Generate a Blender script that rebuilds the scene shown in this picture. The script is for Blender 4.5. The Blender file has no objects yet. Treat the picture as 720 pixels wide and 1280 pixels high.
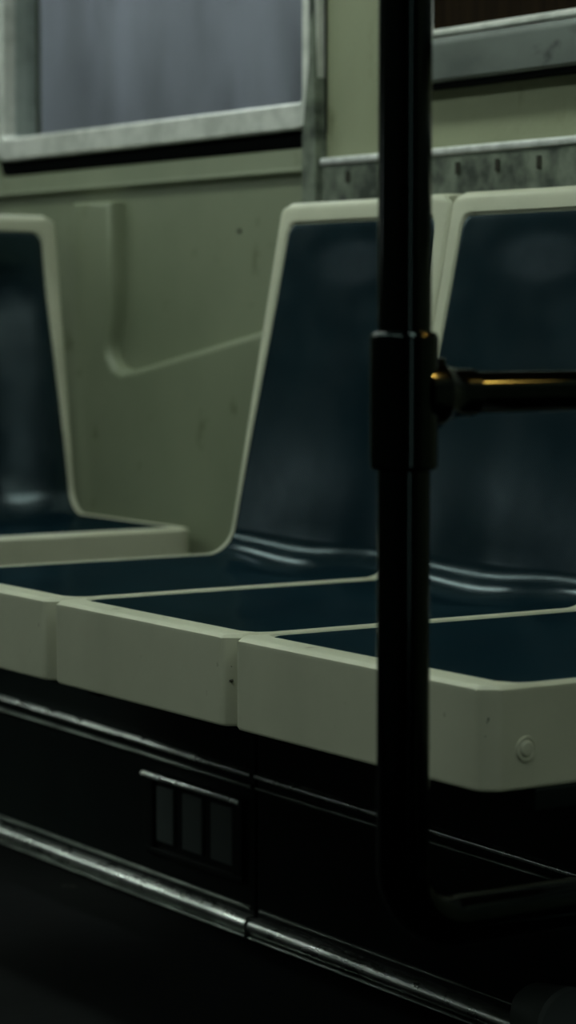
import bpy, bmesh, math, random
from mathutils import Vector, Matrix
random.seed(4)
PI = math.pi
S = bpy.context.scene
C = S.collection

# ------------------------------------------------------------------ materials
def mat(name, col, rough=.5, metal=0., col2=None, nscale=6., nlo=.4, nhi=.65, bump=0., bscale=60., rvar=0., stretch=(1, 1, 1),
        col3=None, n3=(30., .6, .7), spec=.5, coat=0., coat_rough=.1):
    m = bpy.data.materials.new(name); m.use_nodes = True
    nt = m.node_tree; b = nt.nodes['Principled BSDF']
    b.inputs['Base Color'].default_value = (*col, 1)
    b.inputs['Roughness'].default_value = rough
    b.inputs['Metallic'].default_value = metal
    b.inputs['Specular IOR Level'].default_value = spec
    b.inputs['Coat Weight'].default_value = coat
    b.inputs['Coat Roughness'].default_value = coat_rough
    tc = nt.nodes.new('ShaderNodeTexCoord'); mp = nt.nodes.new('ShaderNodeMapping')
    nt.links.new(tc.outputs['Object'], mp.inputs['Vector'])
    mp.inputs['Scale'].default_value = stretch
    def noise(sc, det=5.):
        n = nt.nodes.new('ShaderNodeTexNoise'); n.inputs['Scale'].default_value = sc; n.inputs['Detail'].default_value = det
        nt.links.new(mp.outputs[0], n.inputs['Vector']); return n
    def ramp(n, lo, hi):
        r = nt.nodes.new('ShaderNodeMapRange'); r.inputs['From Min'].default_value = lo; r.inputs['From Max'].default_value = hi
        nt.links.new(n.outputs['Fac'], r.inputs['Value']); return r
    last = None
    if col2:
        r = ramp(noise(nscale), nlo, nhi)
        mx = nt.nodes.new('ShaderNodeMix'); mx.data_type = 'RGBA'
        mx.inputs['A'].default_value = (*col, 1); mx.inputs['B'].default_value = (*col2, 1)
        nt.links.new(r.outputs['Result'], mx.inputs['Factor']); last = mx.outputs['Result']
        if col3:
            r = ramp(noise(n3[0], 8.), n3[1], n3[2])
            m3 = nt.nodes.new('ShaderNodeMix'); m3.data_type = 'RGBA'
            nt.links.new(last, m3.inputs['A']); m3.inputs['B'].default_value = (*col3, 1)
            nt.links.new(r.outputs['Result'], m3.inputs['Factor']); last = m3.outputs['Result']
        nt.links.new(last, b.inputs['Base Color'])
    if rvar:
        r = ramp(noise(nscale * 3), .35, .7)
        r.inputs['To Min'].default_value = rough; r.inputs['To Max'].default_value = min(1, rough + rvar)
        nt.links.new(r.outputs['Result'], b.inputs['Roughness'])
    if bump:
        n = noise(bscale, 6.); bp = nt.nodes.new('ShaderNodeBump'); bp.inputs['Strength'].default_value = bump
        bp.inputs['Distance'].default_value = .002
        nt.links.new(n.outputs['Fac'], bp.inputs['Height']); nt.links.new(bp.outputs[0], b.inputs['Normal'])
    return m

M = {}
M['shell'] = mat('cream_fibreglass', (.50, .51, .385), .42, col2=(.42, .43, .32), nscale=5, col3=(.20, .19, .12), n3=(38., .66, .76), bump=.12, bscale=90, rvar=.15)
M['insert'] = mat('navy_plastic', (.0027, .0098, .0142), .17, col2=(.0034, .0124, .0176), nscale=7, bump=.02, bscale=30, rvar=.06, spec=.2)
im = M['insert']; nt = im.node_tree; pb = nt.nodes['Principled BSDF']; outn = nt.nodes['Material Output']
df = nt.nodes.new('ShaderNodeBsdfDiffuse'); gs = nt.nodes.new('ShaderNodeBsdfGlossy'); ms = nt.nodes.new('ShaderNodeMixShader')
nt.links.new(pb.inputs['Base Color'].links[0].from_socket, df.inputs['Color'])
nt.links.new(pb.inputs['Roughness'].links[0].from_socket, gs.inputs['Roughness'])
gs.inputs['Color'].default_value = (.78, .95, 1, 1); ms.inputs[0].default_value = .05
nt.links.new(pb.inputs['Normal'].links[0].from_socket, gs.inputs['Normal'])
nt.links.new(df.outputs[0], ms.inputs[1]); nt.links.new(gs.outputs[0], ms.inputs[2]); nt.links.new(ms.outputs[0], outn.inputs[0]); nt.nodes.remove(pb)
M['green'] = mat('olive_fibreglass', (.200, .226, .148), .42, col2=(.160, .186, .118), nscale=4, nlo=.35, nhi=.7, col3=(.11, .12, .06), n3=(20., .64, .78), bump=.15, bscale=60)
M['green_pale'] = mat('olive_wall_panel', (.265, .288, .182), .6, col2=(.21, .228, .14), nscale=5, nlo=.35, nhi=.7, col3=(.13, .14, .07), n3=(16., .62, .78), bump=.35, bscale=160, stretch=(1, 1, .6))  # paler olive with stronger grain, for the near side wall
M['stained'] = mat('stained_grey_metal', (.19, .22, .17), .55, .3, col2=(.035, .045, .035), nscale=22, nlo=.42, nhi=.66, bump=.4, bscale=80)
M['sill'] = mat('grey_metal_sill', (.13, .15, .135), .5, .3, col2=(.065, .078, .07), nscale=9, nlo=.35, nhi=.7, col3=(.03, .035, .03), n3=(24., .58, .7), stretch=(1, .6, 1))
M['alu'] = mat('worn_aluminium', (.78, .79, .74), .42, .45, col2=(.58, .60, .55), nscale=25, bump=.3, bscale=90)
M['strip'] = mat('bright_aluminium_strip', (.80, .81, .80), .33, .55, col2=(.6, .62, .6), nscale=40)
M['rubber'] = mat('black_rubber', (.003, .004, .004), .9, spec=.05)
M['black'] = mat('black_enamel', (.003, .006, .0055), .5, col2=(.005, .009, .008), nscale=8, spec=.15)
M['vent'] = mat('dark_grey_vent', (.080, .098, .095), .55)
M['chrome'] = mat('polished_trim', (.92, .95, .92), .24, 1., col2=(.35, .38, .36), nscale=18, nlo=.4, nhi=.75, stretch=(1, .4, 1), rvar=.15)
M['chrome_dim'] = mat('dull_trim', (.30, .34, .30), .34, 1., col2=(.15, .17, .15), nscale=14)
M['pole'] = mat('dark_polished_steel', (.015, .020, .0195), .11, 1., rvar=.03)
M['floor'] = mat('dark_floor', (.0012, .0018, .0018), .7, col2=(.0022, .003, .003), nscale=5, col3=(.03, .032, .025), n3=(22., .70, .74), bump=.2, bscale=30, spec=.06)
M['ceil'] = mat('ceiling_paint', (.15, .16, .14), .7)
M['darkwall'] = mat('dark_wall', (.045, .055, .045), .6, col2=(.03, .04, .03), nscale=3)
M['brown'] = mat('dark_brown_board', (.014, .008, .003), .8, col2=(.006, .003, .001), nscale=6, stretch=(1, 9, .6), spec=.05)
M['station'] = mat('station_wall', (.42, .445, .48), .8, col2=(.27, .29, .30), nscale=2.2, nlo=.36, nhi=.66, col3=(.19, .205, .215), n3=(3.2, .52, .72), stretch=(1, 1.6, .55))
M['gum'] = mat('dark_grey_rubber', (.15, .17, .165), .5)
M['grime'] = mat('scuff_black', (.03, .03, .02), .8)

def emis(name, col, st):
    m = bpy.data.materials.new(name); m.use_nodes = True
    b = m.node_tree.nodes['Principled BSDF']; b.inputs['Base Color'].default_value = (.8, .8, .8, 1)
    b.inputs['Emission Color'].default_value = (*col, 1); b.inputs['Emission Strength'].default_value = st
    return m
M['tube'] = emis('fluorescent_diffuser', (.88, 1., .90), 18.)
M['tube_dim'] = emis('weak_diffuser', (.86, 1., .90), 17.)  # weaker fixtures, strength set to balance skirt and rim light
M['amber'] = emis('amber_lamp', (1., .52, .12), 60)
M['outlamp'] = emis('station_lamp', (.92, .95, 1.), 29.)

g = bpy.data.materials.new('window_glass'); g.use_nodes = True
nt = g.node_tree; nt.nodes.clear()
o_ = nt.nodes.new('ShaderNodeOutputMaterial'); mx = nt.nodes.new('ShaderNodeMixShader'); tr = nt.nodes.new('ShaderNodeBsdfTransparent')
gl = nt.nodes.new('ShaderNodeBsdfGlossy'); gl.inputs['Roughness'].default_value = .08; mx.inputs[0].default_value = .07 
tr.inputs['Color'].default_value = (.80, .84, .84, 1)
nt.links.new(tr.outputs[0], mx.inputs[1]); nt.links.new(gl.outputs[0], mx.inputs[2])
nt.links.new(mx.outputs[0], o_.inputs[0]); M['glass'] = g

# ------------------------------------------------------------------ helpers
def finish(name, bm, m, parent=None, smooth=True, ang=32, mats=None):
    bmesh.ops.recalc_face_normals(bm, faces=bm.faces)
    me = bpy.data.meshes.new(name); bm.to_mesh(me); bm.free()
    if smooth:
        for p in me.polygons: p.use_smooth = True
        me.set_sharp_from_angle(angle=math.radians(ang))
    me.materials.append(m)
    o = bpy.data.objects.new(name, me); C.objects.link(o)
    if parent: o.parent = parent
    if smooth:
        w_ = o.modifiers.new('weighted', 'WEIGHTED_NORMAL'); w_.keep_sharp = True; w_.weight = 80
    return o
def thing(name, label, cat, loc=(0, 0, 0), rz=0, group=None):
    o = bpy.data.objects.new(name, None); C.objects.link(o); o.location = loc; o.rotation_euler = (0, 0, rz)
    o['label'] = label; o['category'] = cat
    if group: o['group'] = group
    return o
def tag(o, label, cat, group=None):
    o['label'] = label; o['category'] = cat
    if group: o['group'] = group
    return o
def struct(o): o['kind'] = 'structure'; return o
def box(bm, x0, x1, y0, y1, z0, z1, bev=0., seg=2):
    r = bmesh.ops.create_cube(bm, size=1)
    vs = r['verts']
    for v in vs:
        v.co = Vector(((x0 + x1) / 2 + v.co.x * (x1 - x0), (y0 + y1) / 2 + v.co.y * (y1 - y0), (z0 + z1) / 2 + v.co.z * (z1 - z0)))
    if bev:
        es = list({e for v in vs for e in v.link_edges})
        bmesh.ops.bevel(bm, geom=es, offset=bev, segments=seg, profile=.5, affect='EDGES')
def bx(name, m, dims, parent=None, bev=0., seg=2):
    bm = bmesh.new(); box(bm, *dims, bev=bev, seg=seg); return finish(name, bm, m, parent)
def sweep(bm, pts, rads, n=24, cap=True):
    """round tube along pts with per-point radius"""
    pts = [Vector(p) for p in pts]; rings = []
    up = None
    for i, p in enumerate(pts):
        a = pts[max(0, i - 1)]; b = pts[min(len(pts) - 1, i + 1)]
        t = (b - a).normalized()
        if up is None:
            up = Vector((0, 0, 1)) if abs(t.z) < .9 else Vector((1, 0, 0))
        side = t.cross(up).normalized(); up = side.cross(t).normalized()
        r = rads[i] if isinstance(rads, (list, tuple)) else rads
        rings.append([bm.verts.new(p + side * (r * math.cos(2 * PI * k / n)) + up * (r * math.sin(2 * PI * k / n))) for k in range(n)])
    for a, b in zip(rings, rings[1:]):
        for k in range(n): bm.faces.new((a[k], a[(k + 1) % n], b[(k + 1) % n], b[k]))
    if cap: bm.faces.new(rings[0]); bm.faces.new(rings[-1])
def extrude_profile(bm, prof, y0, y1, zoff0=0., zoff1=0.):
    """closed (x,z) polygon extruded from y0 to y1"""
    a = [bm.verts.new((x, y0, z + zoff0)) for x, z in prof]; b = [bm.verts.new((x, y1, z + zoff1)) for x, z in prof]
    n = len(prof)
    for k in range(n): bm.faces.new((a[k], a[(k + 1) % n], b[(k + 1) % n], b[k]))
    bm.faces.new(a); bm.faces.new(b[::-1])
def half_round(cx, cz, rx, rz, n=12, back=.004):
    """half round bulging to -x"""
    p = [(cx + back, cz - rz)]
    for k in range(n + 1):
        t = -PI / 2 + PI * k / n
        p.append((cx - rx * math.cos(t), cz + rz * math.sin(t)))
    p.append((cx + back, cz + rz)); return p
def sm(a, b, x):
    t = max(0., min(1., (x - a) / (b - a))); return t * t * (3 - 2 * t)

# ------------------------------------------------------------------ moulded seat
# local frame: X across (0..W), Y depth (0 = front edge), Z up from the floor, seat height ZS
ZS = .46
def seat_path(Dp, lean, top, r=.045, rt=.014, flange=.045):
    """list of (s, y, z, ny, nz) along the profile from the front edge over the crease to the top lip"""
    P = []
    a = math.radians(90 - lean); t = r * math.tan(a / 2)
    def add(y, z, ny, nz): P.append((y, z, ny, nz))
    ys = [0, .0015, .004, .008, .013, .018, .026, .034, .038, .040, .042, .046, .050, .054, .058, .063, .075]
    y = .09
    while y < Dp - t - .012: ys.append(y); y += .018
    for y in ys: add(y, 0, 0, 1)
    for k in range(0, 13):
        b = a * k / 12
        add(Dp - t + r * math.sin(b), r - r * math.cos(b), -math.sin(b), math.cos(b))
    y0, z0 = P[-1][0], P[-1][1]
    dy, dz = math.cos(a), math.sin(a)
    L = (top - rt - z0) / dz
    ds = []; q = .02
    while q < L - .075: ds.append(q); q += .018
    ds += [L - v for v in (.066, .056, .048, .042, .036, .032, .028, .024, .020, .017, .015, .013, .009, .005, .001)]
    for q in ds: add(y0 + dy * q, z0 + dz * q, -dz, dy)
    yc, zc = y0 + dy * L, z0 + dz * L
    # lip rolls backwards
    cy, cz = yc + dz * rt, zc - dy * rt
    for k in range(1, 9):
        b = a + 0; ang = (PI / 2 - lean * PI / 180) * (1 - k / 8)
        n = (-math.sin(ang), math.cos(ang)); add(cy + n[0] * rt, cz + n[1] * rt, *n)
    top_i = len(P) - 1
    add(cy + flange, cz + rt, 0, 1)
    s = 0; out = []
    for i, p in enumerate(P):
        if i: s += math.hypot(p[0] - P[i - 1][0], p[1] - P[i - 1][1])
        out.append((s, *p))
    return out
def make_seat(W, label, group, Dp=.496, lean=10.7, top=.497, name='moulded_seat', bolt=False, dipb=.011, cdip=.009, ew=.5, scuffs=()):
    root = thing(name, label, 'seat', group=group)
    path = seat_path(Dp, lean, top)
    Stot = path[-2][0]; c = .017
    s_crease = next(p[0] for p in path if p[3] < -.35)
    s_back = next(p[0] for p in path if p[3] < -.9)
    def border(s): return .0085 + .019 * sm(s_crease, Stot, s)
    def inset(s):                                    # outline of the shell: chamfered front corners, rounded top corners
        i = max(0., c - s) * .9
        d = (Stot - .012) - s; r = .014
        if d < r: d = max(d, 0); i += r - math.sqrt(max(0, r * r - (r - d) ** 2))
        return i
    FB, TB = .038, .036                              # front border, top border incl. lip
    def sdf(x, s):                                   # distance inside the recess (rounded rectangle), negative outside
        b = border(s); r = .022
        dx = min(x - b, W - b - x); dy = min(s - FB, Stot - TB - s)
        if dx < r and dy < r and dx > -r and dy > -r:
            return r - math.hypot(r - dx, r - dy)
        return min(dx, dy)
    def dip(x, s):
        e = sm(0, ew, min(x, W - x) / W)
        amp = .003 + dipb * sm(s_crease - .12, s_back + .08, s) * (1 - sm(Stot - .16, Stot - .02, s)) 
        amp += cdip * math.exp(-((s - s_crease) / .075) ** 2) * math.sin(PI * min(x, W - x) / W) ** .5
        return -amp * e * sm(.06, .2, s) * (1 - sm(Stot - .12, Stot - .02, s) * .8)
    def pos(x, row, h):
        s, y, z, ny, nz = row
        h = h + dip(x, s)
        return Vector((x, y + ny * h, ZS + z + nz * h))
    cols = [0, .0012, .003, .006]
    def xs_for(s):
        i = inset(s); b = border(s)
        left = [0, .0012, .003, .006, b - .002, b - .0005, b + .001, b + .003, b + .006, b + .010, b + .015, b + .022]
        left = sorted(left)
        nmid = 18; a0 = left[-1]; a1 = W - a0
        xs = left + [a0 + (a1 - a0) * (k + 1) / (nmid + 1) for k in range(nmid)] + [W - v for v in reversed(left)]
        return [i + x * (W - 2 * i) / W for x in xs]
    # --- shell
    bm = bmesh.new(); G = []; Bk = []
    for row in path:
        s = row[0]; r_ = []; k_ = []
        for x in xs_for(s):
            i = inset(s); de = min(x - i, W - i - x); df = s
            d = min(de, df)
            h = -.004 * (1 - sm(0, .0065, d))
            h -= .005 * sm(-.0012, .0012, sdf(x, s))
            r_.append(bm.verts.new(pos(x, row, h))); k_.append(bm.verts.new(pos(x, row, -.016)))
        G.append(r_); Bk.append(k_)
    nc = len(G[0])
    for i in range(len(G) - 1):
        for j in range(nc - 1):
            bm.faces.new((G[i][j], G[i][j + 1], G[i + 1][j + 1], G[i + 1][j]))
            bm.faces.new((Bk[i][j], Bk[i + 1][j], Bk[i + 1][j + 1], Bk[i][j + 1]))
        for j in (0, nc - 1): bm.faces.new((G[i][j], G[i + 1][j], Bk[i + 1][j], Bk[i][j]))
    for i in (0, len(G) - 1):
        for j in range(nc - 1): bm.faces.new((G[i][j], G[i][j + 1], Bk[i][j + 1], Bk[i][j]))
    # --- skirt: runs down one side, along the front, up the other side
    ipan = max(i for i, p in enumerate(path) if p[3] > -.2)
    out = [(G[i][0].co.copy(), Vector((1, 0, 0))) for i in range(ipan, 0, -3)]
    outline = [Vector((0, path[ipan][1])), Vector((0, .30)), Vector((0, .10)), Vector((0, c + .004)), Vector((.0015, c - .001)),
               Vector((c * .9 - .004, .0035)), Vector((c * .9, .0008)), Vector((c * .9 + .006, 0))]
    outline += [Vector((W * k / 6, 0)) for k in range(1, 6)]
    outline += [Vector((W - v.x, v.y)) for v in reversed(outline[:8])]
    zt = ZS - .0035; zb = ZS - .098
    ctr = Vector((W / 2, .2)); rings = []
    for v in outline:
        n = (v - ctr); n = Vector((math.copysign(1, n.x) if abs(v.x - W / 2) > W / 2 - .012 else 0, -1 if v.y < .012 else 0))
        n.normalize() if n.length else None
        q = [(.0, zt), (.0006, zt - .004), (.0006, zb + .004), (-.002, zb), (-.010, zb), (-.010, zt - .012)]
        rings.append([bm.verts.new((v.x + n.x * o, v.y + n.y * o, z)) for o, z in q])
    for a, b in zip(rings, rings[1:]):
        for k in range(5): bm.faces.new((a[k], a[k + 1], b[k + 1], b[k]))
    finish('shell', bm, M['shell'], root, ang=40)
    # --- insert
    bm = bmesh.new(); G = []; Bk = []
    rows = [p for p in path if FB + .0005 < p[0] < Stot - TB - .0005]
    for row in rows:
        s = row[0]; b = border(s) + .001
        df = min(s - FB, Stot - TB - s); r = .022; ins = 0
        if df < r: ins = r - math.sqrt(max(0, r * r - (r - df) ** 2))
        b += ins; xs = [b, b + .001, b + .0025, b + .005] + [b + .01 + (W - 2 * b - .02) * k / 26 for k in range(27)] + [W - b - .005, W - b - .0025, W - b - .001, W - b]
        r_ = []; k_ = []
        for x in xs:
            d = min(x - b, W - b - x, df)
            h = -.0058 + .0042 * math.sqrt(sm(-.0002, .004, d))
            r_.append(bm.verts.new(pos(x, row, h))); k_.append(bm.verts.new(pos(x, row, -.0085)))
        G.append(r_); Bk.append(k_)
    nc = len(G[0])
    for i in range(len(G) - 1):
        for j in range(nc - 1):
            bm.faces.new((G[i][j], G[i][j + 1], G[i + 1][j + 1], G[i + 1][j]))
            bm.faces.new((Bk[i][j], Bk[i + 1][j], Bk[i + 1][j + 1], Bk[i][j + 1]))
        for j in (0, nc - 1): bm.faces.new((G[i][j], G[i + 1][j], Bk[i + 1][j], Bk[i][j]))
    for i in (0, len(G) - 1):
        for j in range(nc - 1): bm.faces.new((G[i][j], G[i][j + 1], Bk[i][j + 1], Bk[i][j]))
    finish('seat_insert', bm, M['insert'], root, ang=50)
    if scuffs:
        for sx, sy, sz, a, b in scuffs:
            bm = bmesh.new(); bmesh.ops.create_icosphere(bm, subdivisions=2, radius=1)
            for v in bm.verts:
                q = 1 + .35 * math.sin(v.co.x * 5 + v.co.z * 4 + sx * 90); v.co = Vector((sx * 1. + v.co.x * a * q, sy + v.co.y * a * q, ZS + sz + v.co.z * b * q))
            o = finish('scuff_mark', bm, M['grime'], root); o['label'] = 'small dark scuff'
    if bolt:
        bm = bmesh.new()
        prof = [(.0001, .0030), (.006, .0028), (.0078, .0012), (.0085, .0006), (.0092, .0016), (.0115, .0016), (.0125, -.001)]
        n = 28; rr = [[bm.verts.new((W + .0006 + h, .046 + r * math.cos(2 * PI * k / n), ZS - .060 + r * math.sin(2 * PI * k / n))) for k in range(n)] for r, h in prof]
        for a, b in zip(rr, rr[1:]):
            for k in range(n): bm.faces.new((a[k], a[(k + 1) % n], b[(k + 1) % n], b[k]))
        bm.faces.new(rr[0]); bm.faces.new(rr[-1])
        o = finish('bolt_cap', bm, M['shell'], root); o['label'] = 'round bolt cap'
    return root

XF = 1.403
specs = [(3.090, .4085, 'moulded cream bench seat with navy insert, farthest of three beside the olive corner panel', False),
         (2.680, .4035, 'moulded cream bench seat with navy insert, middle one of the three behind the black pole', False),
         (2.2755, .4435, 'moulded cream bench seat at the near end, round bolt cap on its end face', True)]
for y, W, lab, bolt in specs:
    sc = [(W - .0085, .0085, -.034, .0014, .0030), (W - .0070, .0070, -.049, .0018, .0014)] if W < .405 else ([(W - .0085, .0085, -.032, .0018, .0035), (W - .010, .0065, -.047, .0016, .0016)] if bolt else ())
    r = make_seat(W, lab, 'moulded seats of the long bench', bolt=bolt, scuffs=sc)
    r.location = (XF, y, 0); r.rotation_euler = (0, 0, -PI / 2)
r = make_seat(.44, 'separate blurred cream seat with navy insert facing the bench end, under the grey window', None, Dp=.392, lean=8.0, top=.507, dipb=.038, ew=.38)
r.location = (1.628, 3.457, 0)

# support under the bench and under the cross seat
bm = bmesh.new(); box(bm, 1.60, 1.66, 1.84, 3.08, .300, .350, .004); box(bm, 1.78, 1.84, 1.90, 3.05, .300, .350, .004)
for y in (1.842, 2.276, 2.6815, 3.075): box(bm, 1.46, 1.86, y - .012, y + .012, .340, .3615, .003)
tag(finish('bench_frame', bm, M['black'], None), 'black steel frame in the shade under the bench seats', 'frame')
bm = bmesh.new(); box(bm, 1.63, 2.065, 3.52, 3.56, .335, .3615, .004); box(bm, 1.63, 2.065, 3.70, 3.74, .335, .3615, .004); box(bm, 1.74, 1.98, 3.50, 3.78, .300, .336, .004)
tag(finish('seat_bracket', bm, M['black'], None), 'black bracket carrying the cross seat under the window', 'bracket')

# ------------------------------------------------------------------ heater covers below the bench
XP = 1.72
YJ = 2.7258
def zr(z_at_far, z_at_near, y): return z_at_far + (z_at_near - z_at_far) * (3.45 - y) / (3.45 - 2.087)
def heater(y0, y1, label, vent):
    root = thing('heater_cover', label, 'heater cover', (XP, (y0 + y1) / 2, 0), group=None)
    ox, oy = XP, (y0 + y1) / 2
    def put(name, bm, m, par=None, lab=None):
        bmesh.ops.translate(bm, verts=bm.verts, vec=(-ox, -oy, 0))
        o = finish(name, bm, m, par or root)
        if lab: o['label'] = lab
        return o
    bm = bmesh.new(); box(bm, XP, 2.05, y0, y1, .002, .298, .003); put('panel', bm, M['black'])
    for zf, zn, rx, rz, m, lab in ((.2195, .2030, .007, .0042, 'chrome', 'bright upper metal rail'), (.2015, .1895, .005, .0032, 'chrome_dim', 'dull lower metal rail')):
        bm = bmesh.new(); p = half_round(XP, 0, rx, rz)
        extrude_profile(bm, p, y0 + .004, y1 - .004, zr(zf, zn, y0), zr(zf, zn, y1)); put('rail', bm, M[m], None, lab)
    bm = bmesh.new(); extrude_profile(bm, half_round(XP - .004, .0165, .013, .0108), y0 + .002, y1 - .002); put('kick_trim', bm, M['chrome'], None, 'bright half-round metal trim along the floor')
    bm = bmesh.new(); extrude_profile(bm, half_round(XP - .010, .0035, .006, .0026), y0 + .002, y1 - .002); put('floor_bead', bm, M['chrome_dim'])
    bm = bmesh.new(); extrude_profile(bm, half_round(XP, .0375, .004, .0022), y0 + .010, y1 - .010); put('bead', bm, M['chrome_dim'])
    if vent:
        ya, yb = 2.752, 3.005
        bm = bmesh.new()
        # frame with a recess: four bars
        box(bm, XP - .008, XP + .002, ya, yb, .166, .176, .002); box(bm, XP - .006, XP + .002, ya, yb, .066, .074, .002)
        for yc in (ya + .012, yb - .012): box(bm, XP - .006, XP + .002, yc - .012, yc + .012, .074, .166, .002)
        v = put('vent', bm, M['black'])
        bm = bmesh.new(); extrude_profile(bm, half_round(XP - .008, .1725, .003, .0035), ya, yb); o = put('lip', bm, M['chrome'], v, 'bright metal lip')
        for k, (a, b) in enumerate(((2.930, 2.975), (2.856, 2.906), (2.779, 2.833))):
            bm = bmesh.new(); box(bm, XP - .0035, XP + .002, a, b, .084, .160, .0015); put('slot_plate', bm, M['vent'], v, 'grey upright slot plate')
    return root
heater(YJ + .002, 4.9, 'black heater cover with three-slot vent below the far bench seats', True)
heater(.9, YJ - .002, 'plain black heater cover below the near bench seat, behind the black pole', False)

# ------------------------------------------------------------------ side wall with window
XW = 2.12; YC = 3.158
XT = XW + .08
bm = bmesh.new()
WZ0, WZ1, WY0, WY1 = 1.045, 1.80, 3.150, 4.225
box(bm, XW, XT, YC, 11, 0, WZ0); box(bm, XW, XT, YC, 11, WZ1, 2.2); box(bm, XW, XT, WY1, 11, WZ0, WZ1); box(bm, XW, XT, YC, WY0, WZ0, WZ1)
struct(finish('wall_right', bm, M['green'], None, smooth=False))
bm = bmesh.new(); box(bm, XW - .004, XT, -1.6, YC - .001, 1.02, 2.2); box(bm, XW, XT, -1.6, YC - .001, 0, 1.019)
struct(finish('wall_right_near', bm, M['green_pale'], None, smooth=False)).name = 'wall_right.001'

def frame_ring(bm, x0, x1, y0, y1, z0, z1, wo, r):
    """rounded rectangular ring in the y-z plane, thickness x0..x1"""
    def loop(y0, y1, z0, z1, r, x):
        out = []
        for cy, cz, a0 in ((y1 - r, z1 - r, 0), (y0 + r, z1 - r, PI / 2), (y0 + r, z0 + r, PI), (y1 - r, z0 + r, 1.5 * PI)):
            for k in range(7):
                a = a0 + PI / 2 * k / 6; out.append(bm.verts.new((x, cy + r * math.cos(a), cz + r * math.sin(a))))
        return out
    L = [loop(y0, y1, z0, z1, r, x1), loop(y0, y1, z0, z1, r, x0 + .003), loop(y0 + .003, y1 - .003, z0 + .003, z1 - .003, r, x0),
         loop(y0 + wo - .004, y1 - wo + .004, z0 + wo - .004, z1 - wo + .004, max(.004, r - wo), x0),
         loop(y0 + wo, y1 - wo, z0 + wo, z1 - wo, max(.003, r - wo), x0 + .004), loop(y0 + wo, y1 - wo, z0 + wo, z1 - wo, max(.003, r - wo), x1)]
    n = len(L[0])
    for a, b in zip(L, L[1:] + L[:1]):
        for k in range(n): bm.faces.new((a[k], a[(k + 1) % n], b[(k + 1) % n], b[k]))
bm = bmesh.new(); frame_ring(bm, XW - .020, XW + .05, WY0 + .012, WY1, WZ0 + .026, WZ1, .040, .050)
w = struct(finish('window_1', bm, M['alu'], None))
bm = bmesh.new(); frame_ring(bm, XW - .004, XW + .045, WY0 + .001, WY1 + .001, WZ0 + .001, WZ1 - .001, .03, .02)
finish('gasket', bm, M['rubber'], w)['label'] = 'black rubber gasket'
bx('pane', M['glass'], (XW + .006, XW + .010, WY0 + .05, WY1 - .04, WZ0 + .06, WZ1 - .04), w)

# relief of the moulded panel left of the bench (stands 3 cm proud of the recessed field)
XR = XW - .030; k_ = XR / 2.03
def yz(y, z): return (y * k_, .80 + z * k_)
poly = [yz(3.795, .182), yz(3.662, .179), yz(3.661, .05), yz(3.664, -.01), yz(3.675, -.050), yz(3.672, -.072), yz(3.655, -.088), yz(3.628, -.0965), yz(3.563, -.088),
        yz(3.205, -.0275), (3.163, .80 - .012), (3.163, .31), (yz(3.795, 0)[0], .31)]
bm = bmesh.new()
def inset_poly(P, d):
    A = sum(P[i][0] * P[(i + 1) % len(P)][1] - P[(i + 1) % len(P)][0] * P[i][1] for i in range(len(P))); sg = 1 if A > 0 else -1
    out = []
    for i in range(len(P)):
        p0, p1, p2 = Vector(P[i - 1]), Vector(P[i]), Vector(P[(i + 1) % len(P)])
        e0 = (p1 - p0).normalized(); e1 = (p2 - p1).normalized()
        n0 = Vector((-e0.y, e0.x)) * sg; n1 = Vector((-e1.y, e1.x)) * sg
        m_ = (n0 + n1).normalized(); out.append(p1 + m_ * (d / max(.35, m_.dot(n0))))
    return out
RB = .013; rings = []
for d, x in [(0., XW + .002), (0., XW - .002)] + [(RB * (1 - math.cos(PI / 2 * k / 7)), XR + RB - RB * math.sin(PI / 2 * k / 7)) for k in range(8)]:
    rings.append([bm.verts.new((x, q[0], q[1])) for q in inset_poly(poly, d)])
n = len(poly)
for ra, rb in zip(rings, rings[1:]):
    for k in range(n): bm.faces.new((ra[k], ra[(k + 1) % n], rb[(k + 1) % n], rb[k]))
bm.faces.new(rings[-1]); bm.faces.new(rings[0])
tr1 = struct(finish('trim_1', bm, M['green'], None, ang=50))
bm = bmesh.new(); bmesh.ops.create_cone(bm, cap_ends=True, segments=16, radius1=.004, radius2=.003, depth=.003)
bmesh.ops.rotate(bm, verts=bm.verts, matrix=Matrix.Rotation(-PI / 2, 3, 'Y')); bmesh.ops.translate(bm, verts=bm.verts, vec=(XW - .0014, 3.405, .926))
struct(finish('screw', bm, M['grime'], tr1))
# upper band under the window with rolled lower edge
bm = bmesh.new(); p = [(XW, 1.043), (XW - .006, 1.043), (XW - .007, 1.030), (XW - .008, 1.018), (XW - .011, 1.013), (XW - .011, 1.010), (XW - .008, 1.006), (XW, 1.002)]
extrude_profile(bm, p, YC + .03, 6.0); struct(finish('trim_2', bm, M['green'], None, ang=50))

# stained corner post and perforated rail
bm = bmesh.new(); a = [(XW - .022, 3.158, .60), (XW - .022, 3.195, .60), (XW - .022, 3.195, 1.06), (XW - .022, 3.178, 1.16), (XW - .022, 3.168, 2.2), (XW - .022, 3.160, 2.2), (XW - .022, 3.165, 1.30), (XW - .022, 3.160, 1.04)]
va = [bm.verts.new(v) for v in a]; vb = [bm.verts.new((XW + .002, y, z)) for x, y, z in a]
for k in range(len(a)): bm.faces.new((va[k], va[(k + 1) % len(a)], vb[(k + 1) % len(a)], vb[k]))
bm.faces.new(va); bm.faces.new(vb[::-1])
struct(finish('trim_3', bm, M['stained'], None, smooth=False))
bm = bmesh.new(); box(bm, XW - .014, XW - .001, .5, 3.157, .90, 1.0135, .002)
rail = struct(finish('trim_4', bm, M['stained'], None))
bm = bmesh.new(); box(bm, XW - .018, XW - .001, .5, 3.156, 1.0145, 1.0255, .003)
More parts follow.
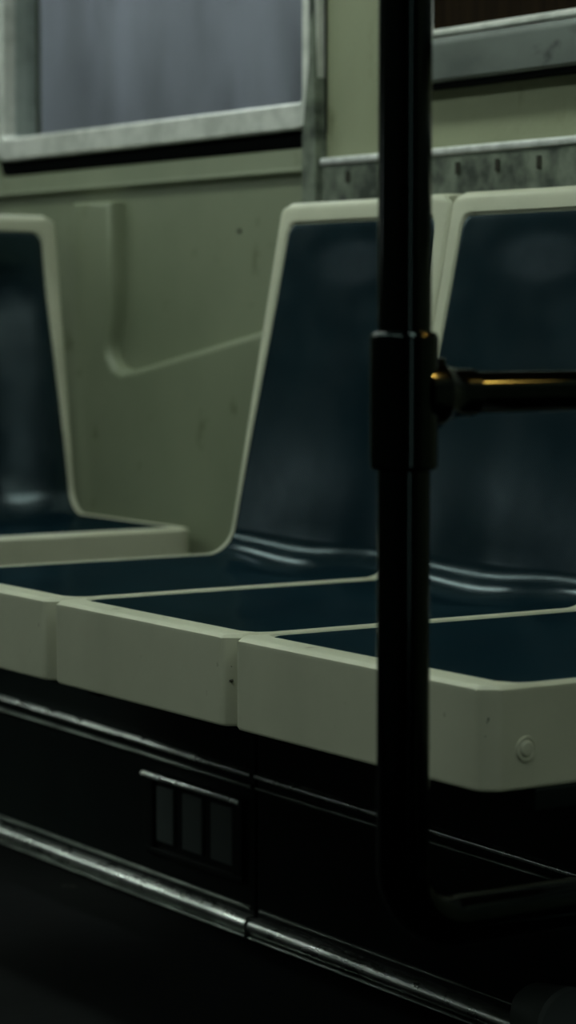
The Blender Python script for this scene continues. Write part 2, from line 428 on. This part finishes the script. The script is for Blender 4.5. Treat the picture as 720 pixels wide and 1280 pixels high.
struct(finish('edge_strip', bm, M['strip'], rail))['label'] = 'bright metal edge strip'
y = 3.085; ny = 0
while y > 1.2:
    bm = bmesh.new(); zc = .9965
    for k in range(1):
        sweep(bm, [(XW - .0145, y, zc - .009), (XW - .0145, y, zc + .007)], .0042, 10)
    struct(finish('slot', bm, M['grime'], rail)); y -= .0885

# framed panel with sill above the bench
sill = bmesh.new(); extrude_profile(sill, [(XW - .004, 1.112), (XW - .034, 1.112), (XW - .038, 1.116), (XW - .036, 1.160), (XW - .028, 1.172), (XW - .004, 1.174)], .6, 2.945)
struct(finish('trim_5', sill, M['sill'], None))
bm = bmesh.new(); extrude_profile(bm, [(XW - .004, 1.105), (XW - .030, 1.105), (XW - .030, 1.1118), (XW - .004, 1.1118)], .6, 2.94)
struct(finish('sill_shadow', bm, M['rubber'], None))  # dark strip put in for the edge shadow below the sill
fr = thing('display_frame', 'dark brown board in a thin worn aluminium frame above the bench', 'frame', (XW - .004, 2.0, 1.18))
def loc(bm, v): bmesh.ops.translate(bm, verts=bm.verts, vec=[-c for c in v])
bm = bmesh.new(); frame_ring(bm, XW - .022, XW - .005, 1.3, 2.893, 1.1755, 1.85, .011, .012); loc(bm, fr.location); finish('frame', bm, M['alu'], fr)
bm = bmesh.new(); box(bm, XW - .011, XW - .005, 1.311, 2.882, 1.1865, 1.839); loc(bm, fr.location); finish('board', bm, M['brown'], fr, smooth=False)

# ------------------------------------------------------------------ black stanchion
PX, PY = 1.2347, 1.726
R = .0222
st = thing('grab_pole', 'black upright grab pole with a cross bar joint in front of the bench end', 'pole', (PX, PY, .29))
def put(name, bm, m, par, off=st.location, lab=None, ang=32):
    bmesh.ops.translate(bm, verts=bm.verts, vec=[-c for c in off]); o = finish(name, bm, m, par, ang=ang)
    if lab: o['label'] = lab
    return o
bm = bmesh.new(); pts = [(PX, PY, 2.17), (PX, PY, 1.6), (PX, PY, 1.0), (PX, PY, .6)]; re = .055; zb = .282
for k in range(13):
    a = PI / 2 * k / 12; pts.append((PX + re - re * math.cos(a), PY, zb + re - re * math.sin(a)))
pts += [(1.6, PY, zb), (1.719, PY, zb)]
sweep(bm, pts, R, 40); put('pole', bm, M['pole'], st)
Rc = .0285
zc0, zc1 = .669, .784
bm = bmesh.new()
sweep(bm, [(PX, PY, zc0 + .0), (PX, PY, zc0 + .001), (PX, PY, zc0 + .004), (PX, PY, zc1 - .006), (PX, PY, zc1 - .0036), (PX, PY, zc1 - .0018), (PX, PY, zc1 - .0004), (PX, PY, zc1)],
      [R + .001, Rc - .0015, Rc, Rc, Rc - .0005, Rc - .0015, Rc - .0032, R + .0005], 40)
zb2 = .732
sweep(bm, [(PX + d_, PY, zb2) for d_ in (.010, .028, .034, .041, .049, .056, .068, .070, .071)],
      [.031, .0305, .0270, .0236, .0216, .0206, .0206, .0200, .0180], 36)
j = put('joint', bm, M['pole'], st, lab='black T-shaped joint collar')
bm = bmesh.new(); sweep(bm, [(PX + .032, PY, zb2 + .022), (PX + .032, PY, zb2 + .0285), (PX + .032, PY, zb2 + .030)], [.009, .009, .006], 16)
put('set_screw', bm, M['pole'], j)
bm = bmesh.new(); sweep(bm, [(PX + .02, PY, zb2), (2.119, PY, zb2)], .0178, 36); put('cross_bar', bm, M['pole'], st)
for x, z, q in ((1.719, zb, .034), (2.119, zb2, .040)):
    bm = bmesh.new(); sweep(bm, [(x - .024, PY, z), (x - .007, PY, z), (x, PY, z)], [.024, q, q], 28); put('flange', bm, M['pole'], st)

# rounded foot at the bottom right corner
bm = bmesh.new()
cxb, cyb, czb = 1.700, 2.095, .044
sweep(bm, [(cxb - .0, cyb + .050, czb - .004), (cxb, cyb + .046, czb), (cxb, cyb + .036, czb), (cxb, cyb - .02, czb), (cxb, cyb - .024, czb)], [.010, .024, .034, .042, .038], 30)
bm2 = bm
tag(finish('floor_bumper', bm, M['gum'], None), 'dark rounded rubber bumper on the floor at the bottom right corner', 'bumper')

# ------------------------------------------------------------------ car interior shell
struct(bx('floor', M['floor'], (-.95, 2.2, -1.6, 11, -.05, 0)))
struct(bx('ceiling', M['ceil'], (-.95, 2.2, -1.6, 11, 2.2, 2.25)))
struct(bx('wall_left', M['darkwall'], (-1.0, -.95, -1.6, 11, 0, 2.2)))
struct(bx('wall_back', M['darkwall'], (-1.0, 2.2, -1.65, -1.6, 0, 2.2)))
struct(bx('wall_front', M['darkwall'], (-1.0, 2.2, 11, 11.05, 0, 2.2)))
# end door behind the camera; its glowing strip is added for the pole's stripe
dr = struct(bx('door_1', M['darkwall'], (.15, 1.0, -1.6, -1.575, .01, 2.0)))
M['slot'] = emis('added_stripe_glow', (.80, 1., .95), 4.5)
struct(bx('stripe_glow_panel', M['slot'], (.53, .61, -1.578, -1.570, .15, 1.95), dr))
# unseen opposite windows, glowing panes added for reflections in the metal rails
M['pane_glow'] = emis('added_pane_glow', (.86, .95, 1.), .4)
for i, y in enumerate((5.8, 7.2, 8.6)):
    bm = bmesh.new(); frame_ring(bm, -.03, .02, -.62, .62, .93, 1.37, .045, .05)
    bmesh.ops.rotate(bm, verts=bm.verts, matrix=Matrix.Rotation(PI, 3, 'Z')); bmesh.ops.translate(bm, verts=bm.verts, vec=(-.93, y, 0))
    w_ = struct(finish('window_%d' % (i + 2), bm, M['alu'], None))
    bx('pane', M['pane_glow'], (-.948, -.942, y - .58, y + .58, .97, 1.33), w_)
# ceiling lamps
LP = [(1.25, .3, 0), (1.5, 1.75, 1), (1.5, 3.2, 1), (1.5, 4.5, 1), (.1, 1.2, 0), (.1, 2.7, 0), (.1, 4.1, 0), (.1, 5.4, 0), (.1, 6.7, 0), (.1, 8.0, 0)]  # unseen fixtures spaced for reflections; first one added for the cross seat's highlight
for x, y, hi in LP:
    t = thing('ceiling_light', 'long white fluorescent ceiling fixture out of view above the aisle', 'light', (x, y, 2.2), group='ceiling fixtures')
    bm = bmesh.new(); box(bm, -.09, .09, -.62, .62, -.03, 0, .006); finish('housing', bm, M['ceil'], t)
    bm = bmesh.new(); box(bm, -.07, .07, -.60, .60, -.045, -.03, .004); finish('diffuser', bm, M['tube' if hi else 'tube_dim'], t)
# small amber indicator lamp high on the end wall beside the aisle
bm = bmesh.new(); bmesh.ops.create_uvsphere(bm, u_segments=20, v_segments=12, radius=.009); bmesh.ops.translate(bm, verts=bm.verts, vec=(2.109, 1.147, 1.690))
tag(finish('indicator_lamp', bm, M['amber'], None), 'small round amber indicator lamp on the wall beyond the right edge', 'lamp')

sl = bpy.data.lights.new('amber_glint_spot', 'SPOT'); sl.energy = 60; sl.color = (1., .50, .10); sl.shadow_soft_size = .015; sl.spot_size = math.radians(10); sl.spot_blend = .6  # narrow spot added for the amber glint on the pole joint
slo = bpy.data.objects.new('amber_glint_spot', sl); C.objects.link(slo); slo.location = (2.090, 1.16, 1.67)
slo.rotation_euler = (Vector((1.266, 1.715, .755)) - slo.location).to_track_quat('-Z', 'Y').to_euler()

# ------------------------------------------------------------------ outside the window
struct(bx('wall_station', M['station'], (3.6, 3.7, 2.0, 12, -1, 3.2))).name = 'wall_outside'
struct(bx('trim_platform', M['floor'], (2.5, 3.6, 2.0, 12, -.1, 0))).name = 'floor_outside'
t = thing('platform_light', 'long white lamp lighting the grey wall outside the window', 'light', (2.75, 5.6, 2.9))
bm = bmesh.new(); box(bm, -.08, .08, -1.8, 1.8, -.03, .03, .01); finish('diffuser', bm, M['outlamp'], t)
bm = bmesh.new(); box(bm, -.10, .10, -1.85, 1.85, .03, .07, .01); finish('housing', bm, M['ceil'], t)
for y in (4.0, 7.2):
    bm = bmesh.new(); sweep(bm, [(0, y - 5.6, .06), (0, y - 5.6, .4)], .01, 10); finish('hanger', bm, M['ceil'], t)
struct(bx('ceiling_outside', M['ceil'], (2.3, 3.7, 2.0, 12, 3.25, 3.3)))

# ------------------------------------------------------------------ camera, world, view
cam = bpy.data.cameras.new('camera'); co = bpy.data.objects.new('camera', cam); C.objects.link(co)
co.location = (0, 0, .80); co.rotation_euler = (math.radians(90 - 4.4727), 0, math.radians(-32.977))
cam.sensor_fit = 'VERTICAL'; cam.sensor_height = 36; cam.lens = 3196 / 1280 * 36
cam.dof.use_dof = True; cam.dof.focus_distance = 2.72; cam.dof.aperture_fstop = 4.6
S.camera = co
wd = bpy.data.worlds.new('world'); S.world = wd; wd.use_nodes = True
wd.node_tree.nodes['Background'].inputs[0].default_value = (.5, .6, .55, 1); wd.node_tree.nodes['Background'].inputs[1].default_value = .01
S.view_settings.view_transform = 'Standard'; S.view_settings.look = 'None'; S.view_settings.gamma = 1
S.view_settings.use_curve_mapping = False; S.view_settings.exposure = -.42
